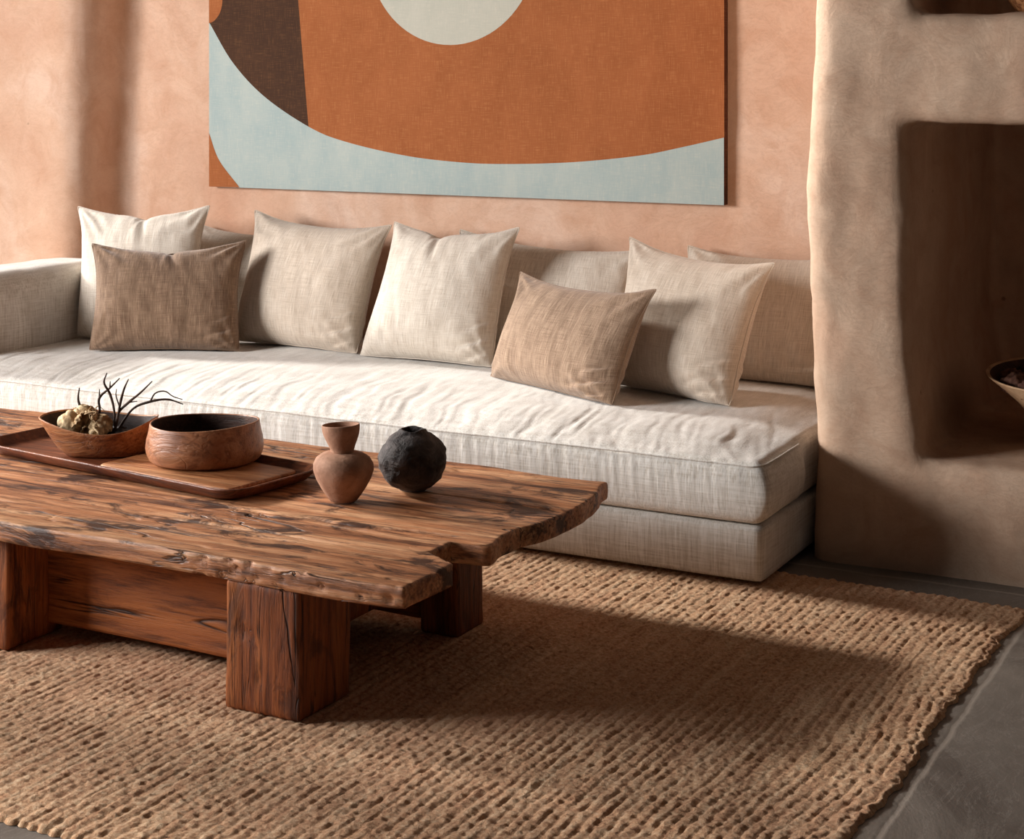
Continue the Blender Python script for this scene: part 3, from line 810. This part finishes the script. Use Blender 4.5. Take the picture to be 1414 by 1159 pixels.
# twigs: (base, path of offsets in local x / z, label)
TW = [
 ((-.045, .03), [(0, 0), (-.012, .05), (-.020, .085), (-.022, .115)], [], 'short straight twig standing at the left of the bowl'),
 ((-.02, .03), [(0, 0), (.012, .055), (.008, .09), (.030, .115), (.055, .140)], [[(.008, .09), (.006, .112)], [(.03, .115), (.032, .132)]], 'twig with small buds bending right above the driftwood'),
 ((.045, .02), [(0, 0), (.002, .06), (-.012, .10), (-.022, .13), (-.014, .155)], [], 'thin pale twig curving upward at the middle of the bowl'),
 ((.05, .0), [(0, 0), (.010, .055), (.014, .09), (.026, .12), (.036, .143)], [[(.012, .07), (.004, .10), (.008, .118)]], 'thick upright forked twig in the right half of the bowl'),
 ((.055, .0), [(0, 0), (.004, .055), (.030, .085), (.060, .110), (.085, .138)], [[(.030, .085), (.05, .088)]], 'long twig slanting up to the right out of the bowl'),
 ((.055, .03), [(0, .01), (.030, .062), (.070, .082), (.115, .090), (.150, .078)], [[(.075, .083), (.088, .105), (.11, .110), (.128, .098), (.15, .09)]], 'low arching twig reaching right over the round bowl'),
]
for i, ((lx, ly), pth, brs, lab) in enumerate(TW):
    base = loc_b(lx, ly, .055)
    def w3(q, kk=0): return base+np.array((math.cos(ar)*q[0]*1.45, math.sin(ar)*q[0]*1.45+.006*math.sin(q[1]*60+i), q[1]*1.32))
    parts = [tube([w3(q) for q in pth], [.0050, .0038, .0046, .0034, .0018], 7, 26)]
    for b in brs: parts.append(tube([w3(q) for q in b], [.0030, .0014], 6, 14))
    V, F = merge(parts)
    tw = mesh_obj('twig', V, F, M['twig'], loc=tuple(base))
    tag(tw, lab, 'twig', 'dried twigs in the boat-shaped bowl')
V, F = blob(loc_b(-.02+.069, .03, .195), (.006, .005, .007), 2, .2, 10)

# ------------------------------------------------------------------ vases
v1 = empty('clay_vase', (-2.712, 4.065, TT), 'small brown clay vase with a rounded body and a funnel neck on the table', 'vase')
def v1fn(P, a, k, r, z):
    P[:, 0] += -.010*sm(.08, .22, z)
    P[:, :2] *= (1+.02*np.cos(a*2+.5)*sm(.02, .1, z))[:, None]
    P[:, 2] += .004*np.cos(a+.3)*sm(.2, .225, z)
    return P
body = [(.034, 0), (.040, .003), (.050, .016), (.066, .040), (.080, .066), (.088, .090), (.0875, .108), (.079, .124), (.062, .136), (.044, .141), (.036, .142)]
neck = [(.034, .138), (.0335, .145), (.038, .158), (.045, .174), (.050, .186), (.0525, .194), (.055, .206), (.0558, .217), (.0545, .221), (.052, .221), (.0495, .217), (.046, .200), (.036, .175), (.026, .150), (.01, .146)]
V, F = lathe(body, (-2.712, 4.065, TT), 72, v1fn); mesh_obj('vase_body', V, F, M['clay'], v1)
V, F = lathe(neck, (-2.712, 4.065, TT), 72, v1fn); mesh_obj('vase_neck', V, F, M['clay'], v1)

v2 = empty('round_vase', (-2.605, 4.275, TT), 'round blackened clay vase with a rough surface and small dark mouth', 'vase')
def v2fn(P, a, k, r, z):
    w = waves(P[:, 0]*1.0, P[:, 1]*1.0, P[:, 2]*1.0, 8, .07, 9); w2 = waves(P[:, 0], P[:, 1], P[:, 2], 9, .02, 9)
    s = .0030*w+.0017*w2
    P[:, :2] *= (1+s/max(r, .03))[:, None]
    P[:, 2] += .0025*np.cos(3*a)*sm(.165, .178, z)
    return P
pr = [(.04*q, 0) for q in (1.0,)]
for t in np.linspace(-1.17, 1.13, 34): pr.append((.101*math.cos(t), .088+.093*math.sin(t)))
pr += [(.040, .176), (.038, .181), (.035, .181), (.033, .176), (.034, .168)]
V, F = lathe(pr, (-2.605, 4.275, TT), 80, v2fn); F = F[:-1]
mesh_obj('vase_body', V, F, M['clay_dark'], v2)
V, F = lathe([(.034, .168), (.05, .155), (.085, .12), (.09, .08), (.06, .03), (.01, .02)], (-2.605, 4.275, TT), 60); F = F[:-2]+[F[-1]]
mesh_obj('vase_inside', V, F, M['stone_dark'], v2)

# ------------------------------------------------------------------ niche contents
nb = (-.885, 5.90, .388)
bn = empty('niche_bowl', nb, 'wide pale flared bowl heaped with dark dried pods in the lower wall niche', 'bowl')
op = [(.10, 0), (.13, .003), (.16, .03), (.215, .09), (.275, .155), (.33, .205), (.372, .238), (.376, .243), (.370, .245), (.362, .240)]
ip = [(.362, .240), (.31, .19), (.25, .135), (.18, .07), (.12, .03), (.02, .02)]
def nbf(P, a, k, r, z):
    P[:, 2] += .008*np.cos(2*a+1)*sm(.1, .24, z); P[:, :2] *= (1+.012*np.cos(3*a))[:, None]; return P
V, F = lathe(op, nb, 96, nbf); F = F[:-1]; mesh_obj('bowl_wall', V, F, M['bowl_pale'], bn)
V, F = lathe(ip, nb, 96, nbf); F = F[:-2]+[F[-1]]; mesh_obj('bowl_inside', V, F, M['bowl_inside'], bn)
r3 = random.Random(11); k = 0
for ring, cnt in ((.285, 14), (.20, 9), (.10, 5)):
    for i in range(cnt):
        a = 6.283*i/cnt+r3.uniform(-.1, .1)
        p = (nb[0]+ring*math.cos(a), nb[1]+ring*math.sin(a), nb[2]+.212+(.285-ring)*.12+r3.uniform(-.004, .006))
        V, F = blob(p, (.050, .046, .034), 40+k, .35, 16, 3, True); k += 1
        tag(mesh_obj('dried_pod', V, F, M['pod'], loc=p), 'dark wrinkled dried pod heaped in the pale niche bowl', 'dried pod', 'dried pods in the niche bowl')

# woven basket on the upper shelf, only its foot in view
bk = (-.97, 5.80, 1.852)
bs = empty('woven_basket', bk, 'round woven cane basket standing in the upper wall niche', 'basket')
def weave(ph, n=120):
    L = []; a = np.linspace(0, 2*np.pi, n, endpoint=False)
    for q in range(46):
        z = q/45*.26; r = .15+.10*math.sin(min(1, z/.2)*1.57)**.8 - .03*sm(.16, .26, z)
        rr = r+.004*np.sin(a*24+(q//2 % 2)*np.pi+ph)*1+.002*math.sin(q*3.14)
        L.append(np.stack([bk[0]+rr*np.cos(a), bk[1]+rr*np.sin(a), np.full(n, bk[2]+z)], 1))
    return loft(L, True, False)
V, F = weave(0); o = mesh_obj('basket_wall', V, F, M['basket'], bs)
a = np.linspace(0, 2*np.pi, 40); 
V, F = tube([(bk[0]+.22*math.cos(t), bk[1]+.22*math.sin(t), bk[2]+.262) for t in a], [.01, .01], 10, 100)
mesh_obj('basket_rim', V, F, M['basket'], bs)

# ------------------------------------------------------------------ light
WY0 = 3.6
def area(name, loc, target, size, size_y, power, col):
    l = bpy.data.lights.new(name, 'AREA'); l.shape = 'RECTANGLE'; l.size = size; l.size_y = size_y; l.energy = power; l.color = col
    o = bpy.data.objects.new(name, l); C.objects.link(o); o.location = loc
    o.rotation_euler = (Vector(target)-Vector(loc)).to_track_quat('-Z', 'Y').to_euler(); return o
def block(lo, hi): return rounded_box(lo, hi, .02, 1.0)
wl = merge([block((-7.75, -2, -.05), (-7.4, 8, .75)), block((-7.75, -2, 2.9), (-7.4, 8, 3.3)), block((-7.75, -2, .75), (-7.4, .1, 2.9)),
            block((-7.75, 2.8, .75), (-7.4, WY0, 2.9)), block((-7.75, 7.2, .75), (-7.4, 8, 2.9))])
mesh_obj('added_wall_left', wl[0], wl[1], M['plaster'])['kind'] = 'structure'  # unseen wall, added so its openings limit where the sun falls
sun = bpy.data.lights.new('low_sun', 'SUN'); sun.energy = 6.0; sun.angle = math.radians(8); sun.color = (1, .96, .91)
so = bpy.data.objects.new('low_sun', sun); C.objects.link(so); so.location = (-6, 4, 3)
so.rotation_euler = Vector((1, -.02, -.43)).to_track_quat('-Z', 'Y').to_euler()
area('window_daylight', (-7.3, 1.45, 2.15), (-3.6, 5.4, 1.3), 2.6, 1.5, 460, (1, .98, .97))

w = bpy.data.worlds.new('room'); bpy.context.scene.world = w; w.use_nodes = True
bg = w.node_tree.nodes['Background']; bg.inputs[0].default_value = (.92, .80, .72, 1); bg.inputs[1].default_value = .04

# ------------------------------------------------------------------ camera
cam = bpy.data.cameras.new('camera'); co = bpy.data.objects.new('camera', cam); C.objects.link(co)
cam.sensor_width = 36; cam.lens = 2305/1414*36; cam.shift_y = -(579.5-115)/1414; cam.clip_end = 60
co.location = (0, 0, 1.62)
co.rotation_euler = (math.pi/2, 0, math.atan2(1223, 2305))
sc = bpy.context.scene; sc.camera = co
sc.view_settings.view_transform = 'Standard'; sc.view_settings.look = 'None'; sc.view_settings.gamma = 1
sc.view_settings.use_curve_mapping = False; sc.view_settings.exposure = 0
